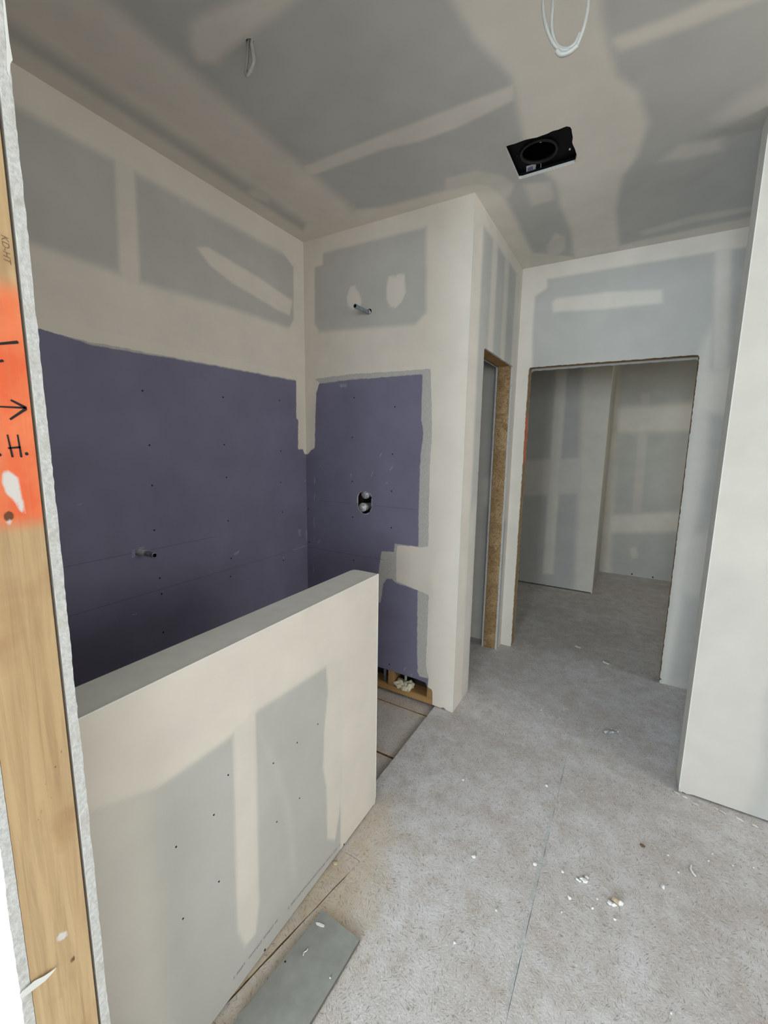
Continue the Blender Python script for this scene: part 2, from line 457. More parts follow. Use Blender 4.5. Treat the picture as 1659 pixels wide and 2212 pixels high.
panel('subfloor_panel', 'z', 0, 1, -0.1645, 2.8, 0.2, 3.55, M['floor'], floor, 0.03, thick=FT, crisp=[rect(-0.1645, -0.160, 1.0, 2.3)], edge='osb')
panel('subfloor_panel', 'z', 0, 1, -0.1645, 2.8, 3.552, 4.78, M['floor'], floor, 0.05, thick=FT, edge='osb')
panel('subfloor_panel', 'z', 0, 1, -2.6, 2.8, 4.782, 5.40, M['floor'], floor, 0.05, thick=FT, edge='osb')
panel('subfloor_panel', 'z', 0, 1, -2.6, 2.8, 5.402, 6.05, M['floor'], floor, 0.05, thick=FT, edge='osb')
panel('subfloor_panel', 'z', 0, 1, -2.6, 3.8, -5.4, 0.198, M['roomfloor'], floor, 0.1, thick=FT, edge='osb')
# sunken shower floor boards
for y0, y1 in ((2.100, 2.30), (1.704, 2.092), (1.10, 1.692), (0.25, 1.09)):
    panel('shower_floor_board', 'z', -0.021, 1, XL, -0.905, y0, y1, M['floor'], floor, 0.02, thick=FT,
          soft=[(rect(-3, 0, y0-0.1, y0+0.03), 0.02, 0.9), (rect(-3, 0, y1-0.03, y1+0.1), 0.02, 0.9), (rect(-3, 0, 0, 3), 0.2, 0.35)], edge='osb')

# ---------------------------------------------------------------- ceiling
ceil = empty('ceiling', kind='structure')
def C(pts): return uvs(pts, 'z', H)
fan_poly = ragged([(-0.577, 1.929), (-0.331, 1.929), (-0.331, 2.172), (-0.577, 2.176)], 0.02, 0.0, 5)
rr = random.Random(4)
fp = []
for (u, v) in fan_poly:
    if v < 1.95: v += rr.uniform(-0.004, 0.006)
    if u > -0.335: u += rr.uniform(-0.006, 0.004)
    fp.append((u, v))
csoft = [
    (rect(-1.70, -1.385, -0.2, 2.30), 0.045, 0.95),                                   # wide flat joint
    (rect(-2.0, -1.768, -0.2, 2.30), 0.03, 0.9),                                      # corner tape
    (C([(530, 420), (560, 395), (600, 400), (580, 440)]), 0.02, 0.7),
    (C([(640, 545), (660, 480), (770, 452), (830, 447), (955, 413), (1030, 395), (1060, 400), (1090, 425), (1150, 545), (1142, 600), (1020, 440)]), 0.022, 0.95),
    (C([(960, 420), (963, 385), (1030, 368), (1085, 380), (1112, 398), (1100, 425), (1080, 440), (1030, 425)]), 0.012, 0.55),
    (C([(655, 360), (830, 290), (1112, 182), (1112, 215), (985, 277), (905, 306), (830, 322), (660, 384)]), 0.012, 0.9),
    (C([(410, 95), (412, 50), (440, 30), (530, -5), (600, -40), (700, -40), (640, 0), (500, 105), (470, 138), (430, 132)]), 0.025, 0.9),
    (C([(930, -60), (975, 0), (1030, 90), (1105, 165), (1120, 240), (1132, 300), (1160, 360), (1200, 390), (1212, 450), (1232, 495), (1242, 560), (1338, 535),
        (1331, 450), (1345, 382), (1375, 340), (1400, 268), (1380, 198), (1335, 165), (1312, 100), (1296, 0), (1280, -60)]), 0.022, 0.95),
    (C([(1132, 398), (1190, 392), (1200, 430), (1150, 445)]), 0.02, 0.6),
    (C([(1182, 530), (1200, 503), (1222, 512), (1220, 540), (1200, 555), (1184, 552)]), 0.015, 0.55),
    (C([(1318, 85), (1450, 35), (1540, -5), (1650, -5), (1500, 55), (1340, 110)]), 0.02, 0.9),
    (C([(1425, 348), (1470, 312), (1560, 298), (1560, 325), (1480, 345)]), 0.03, 0.65),
    (C([(1545, 255), (1600, 205), (1700, 160), (1700, 240), (1600, 275)]), 0.04, 0.45),
    (C([(1100, 580), (1150, 545), (1242, 555), (1380, 520), (1625, 468), (1680, 470), (1620, 495), (1140, 600)]), 0.02, 0.7),
    (C([(1380, 500), (1500, 465), (1625, 445), (1625, 455), (1500, 480), (1390, 508)]), 0.02, 0.5),
]
w1c = uv(540, 91, 'z', H)
wire_hole = [(w1c[0]+0.016*cs(t*0.7854), w1c[1]+0.013*sn(t*0.7854)) for t in range(8)]
panel('drywall_panel', 'z', H, -1, XL-0.02, 2.8, 0.17, YF+0.02, M['grey'], ceil, 0.010, holes=[fp, wire_hole], soft=csoft)
panel('drywall_panel', 'z', H, -1, -2.6, 2.8, YF+0.02, 6.05, M['grey'], ceil, 0.05)
panel('drywall_panel', 'z', H, -1, -2.6, 3.8, -5.4, 0.17, M['roomwhite'], ceil, 0.10)
box('attic_deck', -2.6, 3.8, -5.4, 6.05, H+0.28, H+0.30, M['dark'], ceil)

# ---------------------------------------------------------------- left wall (shower side)
wl = empty('wall_left', kind='structure')
def Lp(pts): return uvs(pts, 'x', XL)
lsoft = [
    (rect(0.0, 2.3, 2.612, 3.0), 0.022, 0.92),
    (Lp([(246, 320), (290, 340), (304, 625), (259, 620)]), 0.012, 0.85),
    (Lp([(0, 505), (70, 525), (255, 590), (305, 610), (500, 665), (625, 709), (640, 712), (640, 835), (300, 790), (0, 730)]), 0.022, 0.95),
    (Lp([(425, 535), (448, 533), (560, 600), (632, 650), (626, 682), (600, 670), (500, 610), (455, 575)]), 0.008, 0.85),
    (Lp([(605, 505), (606, 540), (616, 553), (634, 577), (634, 690), (622, 715), (630, 860), (720, 860), (700, 480)]), 0.006, 0.95),
    (Lp([(375, 410), (400, 425), (402, 442), (390, 438)]), 0.012, 0.5),
]
lcrisp = [Lp([(0, 690), (85, 711), (200, 741), (235, 745), (360, 769), (500, 795), (640, 821), (640, 905), (644, 906), (644, 971), (654, 970), (658, 981), (664, 981), (700, 700), (0, 640)])]
lthin = [Lp([(0, 700), (85, 708), (200, 746), (360, 772), (500, 797), (645, 824), (700, 700), (0, 640)])]
spout_c = (1.050, 1.047)
sp_hole = [(spout_c[0]-0.006+0.020*cs(t*0.5236), spout_c[1]+0.006+0.019*sn(t*0.5236)) for t in range(12)]
Y0 = YJ+DT+0.004
panel('drywall_panel', 'x', XL, 1, Y0, YB, 1.96, H, M['grey'], wl, 0.010, soft=lsoft)
panel('drywall_panel', 'x', XL, 1, Y0, YB, 1.048, 1.96, M['purple'], wl, 0.010, soft=lsoft[2:3] and [], crisp=lcrisp, thin=lthin, holes=[])
panel('drywall_panel', 'x', XL, 1, Y0, YB, 0.848, 1.048, M['purple'], wl, 0.008, holes=[sp_hole])
panel('drywall_panel', 'x', XL, 1, Y0, YB, 0.02, 0.8480, M['purple'], wl, 0.03)
box('sheathing', XL-0.14, XL-0.10, 0.1, 2.4, -0.06, H+0.02, M['dark'], wl)

# ---------------------------------------------------------------- back wall with the shower valve
wb = empty('wall_back', kind='structure')
def Bp(pts): return uvs(pts, 'y', YB)
grey_zone = [(697, 545), (922, 487), (921, 688), (897, 703), (690, 718), (682, 700), (678, 577), (697, 572)]
gz = Bp(grey_zone)
# compound everywhere above except the exposed paper rectangle: four bands round it
def ring(poly, ax, val, big):
    return poly
bsoft = [
    (Bp([(600, 480), (1060, 380), (1060, 462), (922, 490), (697, 547), (640, 560)]), 0.012, 0.95),
    (Bp([(640, 500), (698, 540), (697, 572), (680, 577), (680, 700), (690, 716), (640, 760)]), 0.008, 0.95),
    (Bp([(640, 722), (690, 717), (897, 701), (935, 660), (935, 840), (640, 860)]), 0.018, 0.97),
    (Bp([(921, 470), (1060, 440), (1020, 1000), (935, 1000), (930, 830), (921, 700)]), 0.018, 0.97),
    (Bp([(756, 620), (766, 617), (776, 634), (781, 652), (778, 662), (761, 668), (751, 660), (749, 642)]), 0.006, 0.85),
    (Bp([(839, 597), (856, 596), (859, 592), (874, 592), (876, 632), (868, 652), (855, 665), (843, 662), (835, 647), (835, 621)]), 0.006, 0.85),
]
right_edge = [(913, 808), (911, 860), (910, 906), (915, 935), (909, 980), (907, 1018), (904, 1116), (904, 1181), (880, 1178), (853, 1174), (851, 1192), (824, 1191), (821, 1213),
              (818, 1240), (817, 1302), (822, 1302), (828, 1262), (835, 1250), (846, 1251), (855, 1259), (902, 1275), (901, 1400), (902, 1450), (906, 1461), (925, 1466), (923, 1500)]
bcrisp = [Bp([(600, 840), (690, 829), (760, 820), (840, 814)]+right_edge+[(1080, 1560), (1090, 600), (600, 700)]),
          Bp([(600, 780), (690, 826), (683, 848), (681, 906), (680, 968), (672, 972), (665, 981), (640, 980)])]
halo = [(x+(24 if i < 8 else 10), y+(4 if i == 0 else 0)) for i, (x, y) in enumerate(right_edge)]
crisp_inner = [Bp([(600, 836), (690, 817), (760, 808), (840, 803), (930, 797)]+[(932, 860), (933, 935), (928, 1018), (926, 1116), (926, 1181), (905, 1182), (880, 1180), (858, 1178), (856, 1200), (856, 1255), (926, 1285), (920, 1440), (926, 1466), (921, 1570), (1080, 1640), (1090, 600), (600, 700)]),
               bcrisp[1]]
low = [(XL, 0.142), (-1.02, 0.138), (-0.958, 0.132), (-0.956, 0.112), (-0.918, 0.100), (-0.914, 0.006), (-0.86, 0.004), (-0.845, 0.018), (-0.83, 0.002), (XE-0.0008, 0.0), (XE-0.0008, 0.842), (XL, 0.842)]
def stadium(cx, cz, w, h, n=10):
    out = []
    for t in range(n+1): a = math.pi*t/n; out.append((cx+w/2*cs(a), cz+h/2-w/2+w/2*sn(a)*0.75))
    for t in range(n+1): a = math.pi+math.pi*t/n; out.append((cx+w/2*cs(a), cz-h/2+w/2+w/2*sn(a)))
    return out
VC = (-1.408, 1.188)
valve_hole = stadium(VC[0], VC[1], 0.106, 0.152)
shower_c = (-1.392, 2.276)
sh_hole = [(shower_c[0]+0.006+0.019*cs(t*0.5236), shower_c[1]+0.004+0.018*sn(t*0.5236)) for t in range(12)]
panel('drywall_panel', 'y', YB, -1, XL, XE-0.0008, 1.96, H, M['grey'], wb, 0.010, soft=bsoft, holes=[sh_hole])
panel('drywall_panel', 'y', YB, -1, XL, XE-0.0008, 1.170, 1.96, M['purple'], wb, 0.008, crisp=crisp_inner, thin=bcrisp, holes=[valve_hole])
panel('drywall_panel', 'y', YB, -1, XL, XE-0.0008, 0.842, 1.170, M['purple'], wb, 0.008, crisp=crisp_inner, thin=bcrisp, holes=[valve_hole])
panel('drywall_panel', 'y', YB, -1, XL, XE-0.0008, 0.0, 0.842, M['purple'], wb, 0.008, crisp=crisp_inner, thin=bcrisp, clip=low)
SY0, SY1 = YB+DT+0.001, YB+DT+0.090
box('bottom_plate', XL-0.1, -0.916, SY0-0.008, SY1, 0.0, 0.038, M['wood_h'], wb, 0.0015)
for x0 in (-0.9565, -1.224, -1.63, -1.86):
    box('stud', x0, x0+0.040, SY0-0.006 if x0 > -1.3 else SY0+0.003, SY1, 0.038, 2.70, M['wood_d'], wb, 0.001)
box('top_plate', XL-0.1, XE-0.02, SY0+0.003, SY1, 2.70, 2.738, M['wood_h'], wb)
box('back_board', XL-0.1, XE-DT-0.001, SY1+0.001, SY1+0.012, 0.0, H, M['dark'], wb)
box('corner_bead', XE-0.0015, XE+0.0012, YB-0.0012, YB+0.0015, 0.02, H, M['white'], wb)

M['joint'] = plain('board_joint', (0.07, 0.07, 0.11), 0.9)
for (u0, u1, z) in ((-1.76, -1.50, 1.1675), (-1.33, -1.05, 1.1695), (-1.86, -1.26, 0.842)):
    box('board_joint', u0, u1, YB-0.0003, YB+0.001, z, z+0.0013, M['joint'], wb)
for (y0, y1, z) in ((Y0, 2.17, 0.848), (Y0, 1.02, 1.047), (1.10, 1.45, 1.0445)):
    box('board_joint', XL-0.001, XL+0.0003, y0, y1, z, z+0.0013, M['joint'], wl)

# ---------------------------------------------------------------- side wall of the corridor with the narrow doorway
ws = empty('wall_side', kind='structure')
def Sp(pts): return uvs(pts, 'x', XE)
door_s = ragged([(YO1, -0.1), (YO2, -0.1), (YO2, ZD-0.006), (YO1, ZD-0.006)], 0.012, 0.0022, 9)
ssoft = [
    (rect(YB-0.1, YB+0.155, -0.1, 3), 0.03, 0.95), (rect(YB-0.1, YF+0.1, 2.66, 3), 0.02, 0.95),
    (rect(2.50, 2.60, 2.0, 3), 0.03, 0.75), (rect(2.76, 2.86, 2.0, 3), 0.03, 0.7), (rect(3.03, 3.25, 1.0, 3), 0.03, 0.75),
    (rect(3.13, 3.25, -0.1, 3), 0.02, 0.9), (rect(2.25, 2.45, 0.0, 1.2), 0.08, 0.55),
]
panel('drywall_panel', 'x', XE, 1, YB+0.0006, YF, 0.0, H, M['grey'], ws, 0.008, holes=[door_s], soft=ssoft)
panel('drywall_panel', 'x', XE-0.116, -1, YB+0.10, YF, 0.0, H, M['grey'], ws, 0.012, holes=[ragged([(YO1, -0.1), (YO2-0.003, -0.1), (YO2-0.003, ZD-0.004), (YO1, ZD-0.004)], 0.012, 0.0015, 10)])
box('osb_jamb_board', XE-0.116+DT+0.0008, XE-DT-0.0008, YO2+0.001, YO2+0.012, 0.0, ZD+0.02, M['osb'], ws)
box('header', XE-0.116+DT+0.0008, XE-DT-0.0008, YO1-0.05, YO2+0.05, ZD+0.0, ZD+0.09, M['wood_h'], ws)
box('jamb_stud', XE-0.116+DT+0.0008, XE-DT-0.0008, YO1-0.042, YO1-0.002, 0.0, ZD, M['wood_d'], ws)

# ---------------------------------------------------------------- far wall with the closet opening
wf = empty('wall_far', kind='structure')
def Fp(pts): return uvs(pts, 'y', YF)
door_f = ragged([(XD0, -0.1), (XD1, -0.1), (XD1, ZD), (XD0, ZD)], 0.011, 0.0022, 21)
fsoft = [
    (Fp([(1100, 500), (1700, 440), (1700, 520), (1620, 532), (1330, 578), (1182, 603), (1182, 622), (1156, 640), (1150, 720), (1150, 800), (1150, 1420), (1080, 1420)]), 0.014, 0.95),
    (Fp([(1192, 655), (1200, 645), (1320, 630), (1430, 626), (1432, 655), (1300, 668), (1195, 674)]), 0.015, 0.8),
    (Fp([(1545, 520), (1582, 520), (1572, 800), (1540, 800)]), 0.02, 0.7),
    (Fp([(1505, 800), (1600, 790), (1600, 900), (1495, 890)]), 0.04, 0.7),
    (Fp([(1510, 760), (1540, 700), (1530, 1000), (1440, 1480), (1425, 1490)]), 0.03, 0.6),
    (Fp([(1460, 1150), (1560, 1150), (1540, 1300), (1450, 1280)]), 0.06, 0.5),
]
panel('drywall_panel', 'y', YF, -1, XE, 2.8, 0.0, H, M['grey'], wf, 0.008, holes=[door_f], soft=fsoft)
panel('drywall_panel', 'y', YF, -1, -2.6, XE-0.118, 0.0, H, M['grey'], wf, 0.02,
      soft=[(rect(-1.20, -1.0, -1, 3), 0.03, 0.5), (rect(-3, 0, 1.08, 1.30), 0.03, 0.6), (rect(-1.02, -0.98, -1, 3), 0.02, 0.5)])
FB = YF+DT+0.003
panel('drywall_panel', 'y', FB+0.089+DT, 1, -2.6, 2.8, 0.0, H, M['grey'], wf, 0.012, holes=[ragged([(XD0-0.004, -0.1), (XD1+0.006, -0.1), (XD1+0.006, ZD-0.008), (XD0-0.004, ZD-0.008)], 0.011, 0.002, 22)])
def wood_panel(name, ax, val, sign, u0, u1, v0, v1, mat, parent, **k):
    return panel(name, ax, val, sign, u0, u1, v0, v1, mat, parent, k.pop('step', 0.006), edge='wooddark', **k)
M['wooddark'] = M['wood_d']
js = wood_panel('jamb_stud', 'x', XD0-0.002, 1, FB, FB+0.086, 0.0, ZD, M['wood_p'], wf, thick=0.038, soft=[(rect(FB-0.1, FB+0.2, 1.42, 1.75), 0.04, 0.9)])
box('jamb_stud', XD1+0.003, XD1+0.041, FB, FB+0.086, 0.0, ZD+0.01, M['wood_d'], wf)
box('header', XD0-0.05, XD1+0.05, FB, FB+0.086, ZD+0.006, ZD+0.10, M['wood_h'], wf)

# ---------------------------------------------------------------- closet beyond the opening
wc = empty('wall_closet', kind='structure')
YC1, YC2, XC = 4.897, 5.878, -0.274
def K1(pts): return uvs(pts, 'y', YC1)
def K2(pts): return uvs(pts, 'y', YC2)
panel('drywall_panel', 'y', YC1, -1, -2.6, XC-0.0008, 0.012, H, M['grey'], wc, 0.012, soft=[
    (K1([(1262, 700), (1340, 700), (1300, 1300), (1240, 1300)]), 0.05, 0.95),
    (K1([(1208, 700), (1232, 700), (1195, 1240), (1172, 1240)]), 0.02, 0.85),
    (K1([(1000, 1000), (1330, 985), (1330, 1065), (1000, 1075)]), 0.03, 0.7)])
panel('drywall_panel', 'x', XC, 1, YC1+0.0006, YC2, 0.0, H, M['grey'], wc, 0.03, soft=[(rect(YC1-0.1, YC1+0.1, -1, 3), 0.03, 0.8), (rect(YC2-0.12, YC2+0.1, -1, 3), 0.03, 0.6)])
panel('drywall_panel', 'y', YC2, -1, XC, 1.25, 0.0, H, M['grey'], wc, 0.012, soft=[
    (K2([(1290, 700), (1345, 700), (1318, 1250), (1285, 1250)]), 0.04, 0.6),
    (K2([(1330, 880), (1520, 868), (1520, 930), (1330, 935)]), 0.05, 0.85),
    (K2([(1315, 1112), (1500, 1105), (1500, 1148), (1315, 1152)]), 0.04, 0.9),
    (K2([(1385, 850), (1405, 850), (1385, 1110), (1365, 1110)]), 0.02, 0.4),
    (K2([(1360, 1185), (1375, 1180), (1378, 1205), (1366, 1208)]), 0.02, 0.6)])
panel('drywall_panel', 'x', 1.25, -1, FB, 6.0, 0.0, H, M['grey'], wc, 0.05, holes=[rect(4.3, 5.2, 0.95, 2.05)])  # opening invented for the added closet fill light
panel('drywall_panel', 'x', -2.59, 1, 2.2, 6.0, 0.0, H, M['grey'], wc, 0.1)

# ---------------------------------------------------------------- right wall stub
wr = empty('wall_right', kind='structure')
def Rp(pts): return uvs(pts, 'y', YR)
rsoft = [(Rp([(1400, 100), (1700, -200), (1720, 1400), (1650, 1500), (1646, 1600), (1638, 1670), (1628, 1725), (1612, 1752), (1590, 1765), (1560, 1800), (1400, 1760)]), 0.03, 0.42),
         (rect(0.0, 0.9, 0.9, 3), 0.25, 0.50)]
rbot = [(XR+0.0008, 0.012), (XR+0.03, 0.004), (XR+0.05, 0.010), (XR+0.5, 0.009), (2.8, 0.008), (2.8, H), (XR+0.0008, H)]
panel('drywall_panel', 'y', YR, -1, XR+0.0008, 2.8, 0.0, H, M['grey'], wr, 0.010, soft=rsoft, clip=rbot)
panel('drywall_panel', 'x', XR, -1, YR+0.0006, YR+TR-0.0006, 0.004, H, M['white'], wr, 0.02)
panel('drywall_panel', 'y', YR+TR, 1, XR+0.0008, 2.8, 0.0, H, M['grey'], wr, 0.05)
box('bottom_plate', XR+0.02, 2.8, YR+DT, YR+TR-DT, 0.0, 0.038, M['dark'], wr)  # plate coloured near black to paint the shade in the gap below the board
box('corner_bead', XR-0.0012, XR+0.0015, YR-0.0012, YR+0.0015, 0.02, H, M['white'], wr)

# ---------------------------------------------------------------- half wall
wh = empty('wall_half', kind='structure')
def Hp(pts): return uvs(pts, 'x', XH)
ZB = 0.008
hsoft = [
    (Hp([(100, 1500), (830, 1200), (830, 1400), (703, 1441), (555, 1536), (495, 1594), (340, 1703), (270, 1730), (100, 1790)]), 0.012, 0.97),
    (Hp([(100, 1700), (335, 1690), (345, 1900), (368, 2240), (100, 2240)]), 0.05, 0.55),
    (Hp([(100, 1500), (270, 1600), (285, 2000), (300, 2300), (100, 2300)]), 0.09, 0.45),
    (Hp([(503, 1560), (552, 1530), (555, 1700), (560, 1950), (552, 2018), (530, 2043), (513, 2012), (508, 1800)]), 0.007, 0.8),
    (Hp([(704, 1430), (745, 1410), (741, 1600), (734, 1750), (724, 1815), (707, 1812), (705, 1700), (698, 1660), (700, 1585), (708, 1495)]), 0.005, 0.85),
    (Hp([(738, 1400), (840, 1350), (840, 1800), (735, 1850)]), 0.006, 0.95),
    (Hp([(555, 1560), (575, 1600), (600, 1650), (630, 1750), (640, 1900), (632, 1900), (615, 1750), (590, 1660), (565, 1600)]), 0.02, 0.25),
]
near_y = YJ+DT+0.006
panel('drywall_panel', 'x', XH, 1, near_y, YH-0.0006, ZB, HHW-0.0008, M['grey'], wh, 0.008, soft=hsoft)
panel('drywall_panel', 'x', XH-TH, -1, near_y, YH, 0.0, HHW-0.002, M['grey'], wh, 0.05)
# cap with a softly rounded far inner corner
cap_poly = [(XH-0.0006, near_y), (XH-0.0006, YH)]+[(XH-TH+0.022-0.022*sn(a), YH-0.022+0.022*cs(a)) for a in np.linspace(0, math.pi/2, 7)]+[(XH-TH, near_y)]
panel('cap_board', 'z', HHW, 1, XH-TH, XH-0.0006, near_y, YH, M['white'], wh, 0.008, clip=cap_poly)
panel('end_board', 'y', YH, 1, XH-TH+0.004, XH-0.001, 0.0, HHW-0.0012, M['grey'], wh, 0.02)
box('corner_bead', XH-0.0015, XH+0.0012, near_y, YH, HHW-0.0015, HHW+0.0012, M['white'], wh)
box('end_corner_bead', XH-0.0015, XH+0.0012, YH-0.0015, YH+0.0012, 0.03, HHW, M['white'], wh)
box('bottom_plate', XH-TH+DT+0.001, XH-DT-0.001, near_y, YH-DT-0.001, 0.0, 0.038, M['wood_h'], wh)

# ---------------------------------------------------------------- near wall with the doorway jamb
wn = empty('wall_near', kind='structure')
def Jp(pts): return uvs(pts, 'x', XJ)
def circ(px, py, ru, rv=None, ax='x', val=XJ, n=10):
    u, v = uv(px, py, ax, val); rv = rv or ru
    return [(u+ru*cs(2*math.pi*t/n), v+rv*sn(2*math.pi*t/n)) for t in range(n)]
YN = YJ-WJ
wood_panel('jamb_stud', 'x', XJ, 1, YN, YJ-0.0042, 0.0, 2.495, M['wood'], wn, step=0.0045, thick=0.038,
    soft=[(rect(YN-0.1, YJ+0.1, 1.418, 1.722), 0.016, 0.97)],
    crisp=[Jp([(6, 1020), (14, 1014), (40, 1032), (43, 1058), (52, 1095), (55, 1113), (43, 1104), (29, 1081), (13, 1066), (6, 1046)]),
           circ(20, 1128, 0.0026, 0.0034), Jp([(121, 2030), (128, 2016), (145, 2010), (146, 2022), (130, 2033)])],
    thin=[circ(19, 1115, 0.0055, 0.007), circ(157, 2072, 0.0030, 0.006), circ(134, 1623, 0.0011, 0.0035), circ(120, 1657, 0.0010, 0.0025), circ(76, 1687, 0.0010, 0.0022),
          circ(98, 1694, 0.0008, 0.0012), circ(103, 1703, 0.0010, 0.0012), circ(107, 1712, 0.0009, 0.0011), circ(112, 1722, 0.0008, 0.0014), circ(100, 1709, 0.0006, 0.0008), circ(90, 1752, 0.0008, 0.0022), circ(83, 1770, 0.0006, 0.0020), circ(97, 1733, 0.0007, 0.0009)])
def ragged_board(name, y0, y1, dirn, seed, mat=M['gypsum']):
    """drywall sheet on one side of the near wall, its cut edge showing at the jamb"""
    r = random.Random(seed); n = 275; verts = []; faces = []
    for i in range(n+1):
        z = 2.5*i/n
        jx = r.uniform(-0.0015, 0.0012); jo = 0.0016*mnoise.noise(Vector((z*9, seed, 0)))+r.uniform(-0.0006, 0.0006)
        lo, hi = (y0, y1+jo) if dirn > 0 else (y0+jo, y1)
        verts += [(XJ+jx, lo, z), (XJ+jx*0.5, hi, z), (XJ-0.35, hi if dirn < 0 else y1, z), (XJ-0.35, lo if dirn > 0 else y0, z)]
    for i in range(n):
        a, b = 4*i, 4*i+4
        for k in range(4):
            k2 = (k+1) % 4; faces.append((a+k, a+k2, b+k2, b+k))
    o = mesh_obj(name, verts, faces, [mat, M['white']], wn)
    mi = np.array([0 if f % 4 == 0 else 1 for f in range(len(faces))], np.int32)
    o.data.polygons.foreach_set('material_index', mi)
    bm = bmesh.new(); bm.from_mesh(o.data); bmesh.ops.recalc_face_normals(bm, faces=bm.faces[:]); bm.to_mesh(o.data); bm.free()
    return o
ragged_board('drywall_panel', YJ+0.0006, YJ+0.0006+DT, 1, 3)
ragged_board('drywall_panel', YN-0.0006-DT, YN-0.0006, -1, 8)
for (x0, x1, z0, z1) in ((-2.6, XJ-0.35, 0, H), (XJ-0.35, XJ, 2.5, H), (XJ, XOPEN, 2.5, H), (XOPEN, 3.8, 0, H)):
    box('drywall_panel', x0, x1, YJ+0.001, YJ+DT, z0, z1, M['roomwhite'], wn)
    box('drywall_panel', x0, x1, YN-DT, YN-0.001, z0, z1, M['roomwhite'], wn)
box('header', XJ-0.1, XOPEN, YN, YJ, 2.51, 2.60, M['wood_h'], wn)
box('jamb_stud', XOPEN+0.001, XOPEN+0.039, YN, YJ, 0.0, 2.5, M['wood_d'], wn)
# marker writing on the orange paint
def mk(pxs, w=0.0022):
    pts = [at(x, y, 'x', XJ+0.0002) for x, y in pxs]
    for a, b in zip(pts[:-1], pts[1:]): stroke('marker_stroke', a, b, w*1.35, (1, 0, 0), 0.0003, M['marker'], wn)
mk([(-6, 743), (38, 739)], 0.0028); mk([(-4, 781), (6, 779)], 0.0024)
mk([(-10, 878), (54, 881)], 0.0020); mk([(25, 865), (56, 881)], 0.0026); mk([(23, 905), (56, 883)], 0.0026)
mk([(16, 940), (27, 987)], 0.0018); mk([(38, 940), (46, 987)], 0.0018); mk([(19, 968), (43, 966)], 0.0022)
mk([(57, 979), (58, 982)], 0.0030); mk([(-2, 981), (0, 984)], 0.0030)
# lumber grade stamp, lettered up the stud
tc = bpy.data.curves.new('grade_stamp', 'FONT'); tc.body = 'KD-HT'; tc.size = 0.0105; tc.shear = 0.2
to = bpy.data.objects.new('grade_stamp_text', tc); col.objects.link(to)
dg = bpy.context.evaluated_depsgraph_get(); tme = bpy.data.meshes.new_from_object(to.evaluated_get(dg))
bpy.data.objects.remove(to, do_unlink=True)
tme.materials.append(M['stamp'])
st = link(bpy.data.objects.new('grade_stamp', tme), wn)
p0 = at(2, 505, 'x', XJ+0.0004)
st.matrix_world = Matrix(((0, 0, 1, p0[0]), (0, 1, 0, p0[1]), (-1, 0, 0, p0[2]), (0, 0, 0, 1)))
# paper fibres hanging from the lower cut edge, and the torn paper at the top
tp = [at(x, y, 'x', XJ+0.004) for x, y in [(42, 2152), (50, 2140), (75, 2118), (95, 2108), (122, 2090), (112, 2103), (98, 2118), (72, 2138), (48, 2156)]]
slab_poly('torn_paper', tp, (1, 0, 0), 0.0005, M['white'], wn)
tp = [at(x, y, 'x', XJ+0.001) for x, y in [(6, 0), (10, 0), (20, 90), (27, 130), (22, 138), (21, 165), (15, 150), (14, 100)]]
slab_poly('torn_paper', tp, (1, 0, 0), 0.0005, M['white'], wn)

# ---------------------------------------------------------------- the room behind the camera and outer shell
wo = empty('wall_outer', kind='structure')
panel('drywall_panel', 'x', -2.62, 1, -5.5, 6.1, -0.1, H+0.3, M['roomwhite'], wo, 0.2)
panel('drywall_panel', 'x', 3.80, -1, -5.5, 0.3, -0.1, H+0.3, M['roomwhite'], wo, 0.2)
panel('drywall_panel', 'x', 2.80, -1, 0.17, 6.1, -0.1, H+0.3, M['roomwhite'], wo, 0.1, holes=[rect(0.5, 1.8, 1.15, 2.35), rect(2.38, 3.14, 0.85, 2.15)])  # both openings invented for the added side and corridor fill lights
box('drywall_panel', -2.6, 2.8, 6.04, 6.08, -0.1, H+0.3, M['roomwhite'], wo)
panel('drywall_panel', 'y', -5.2, 1, -2.62, 3.80, -0.1, H+0.3, M['roomwhite'], wo, 0.1, holes=[rect(-1.7, 0.2, 0.8, 2.5), rect(1.0, 3.4, 0.8, 2.5)])
win2 = empty('added_side_window', kind='structure')  # frame of the invented side window, unseen, around its fill light
for nm, a in (('frame_rail', (0.46, 1.84, 1.12, 1.16)), ('frame_rail', (0.46, 1.84, 2.34, 2.38)), ('frame_stile', (0.46, 0.50, 1.12, 2.38)), ('frame_stile', (1.80, 1.84, 1.12, 2.38))):
    box(nm, 2.79, 2.86, a[0], a[1], a[2], a[3], M['white'], win2)
win4 = empty('added_corridor_window', kind='structure')  # frame of the invented corridor window, unseen, added with its fill light
for nm, a in (('frame_rail', (2.36, 3.16, 0.82, 0.86)), ('frame_rail', (2.36, 3.16, 2.14, 2.18)), ('frame_stile', (2.35, 2.39, 0.82, 2.18)), ('frame_stile', (3.13, 3.17, 0.82, 2.18))):
    box(nm, 2.79, 2.86, a[0], a[1], a[2], a[3], M['white'], win4)
for wname, wx, ww in (('window_1', -1.7, 1.9), ('window_3', 1.0, 2.4)):
    win = empty(wname, kind='structure')
    for nm, a in (('frame_rail', (0, ww, 0.77, 0.82)), ('frame_rail', (0, ww, 2.48, 2.53)), ('frame_stile', (-0.02, 0.02, 0.77, 2.53)), ('frame_stile', (ww-0.02, ww+0.02, 0.77, 2.53))):
        box(nm, wx+a[0], wx+a[1], -5.26, -5.19, a[2], a[3], M['white'], win)

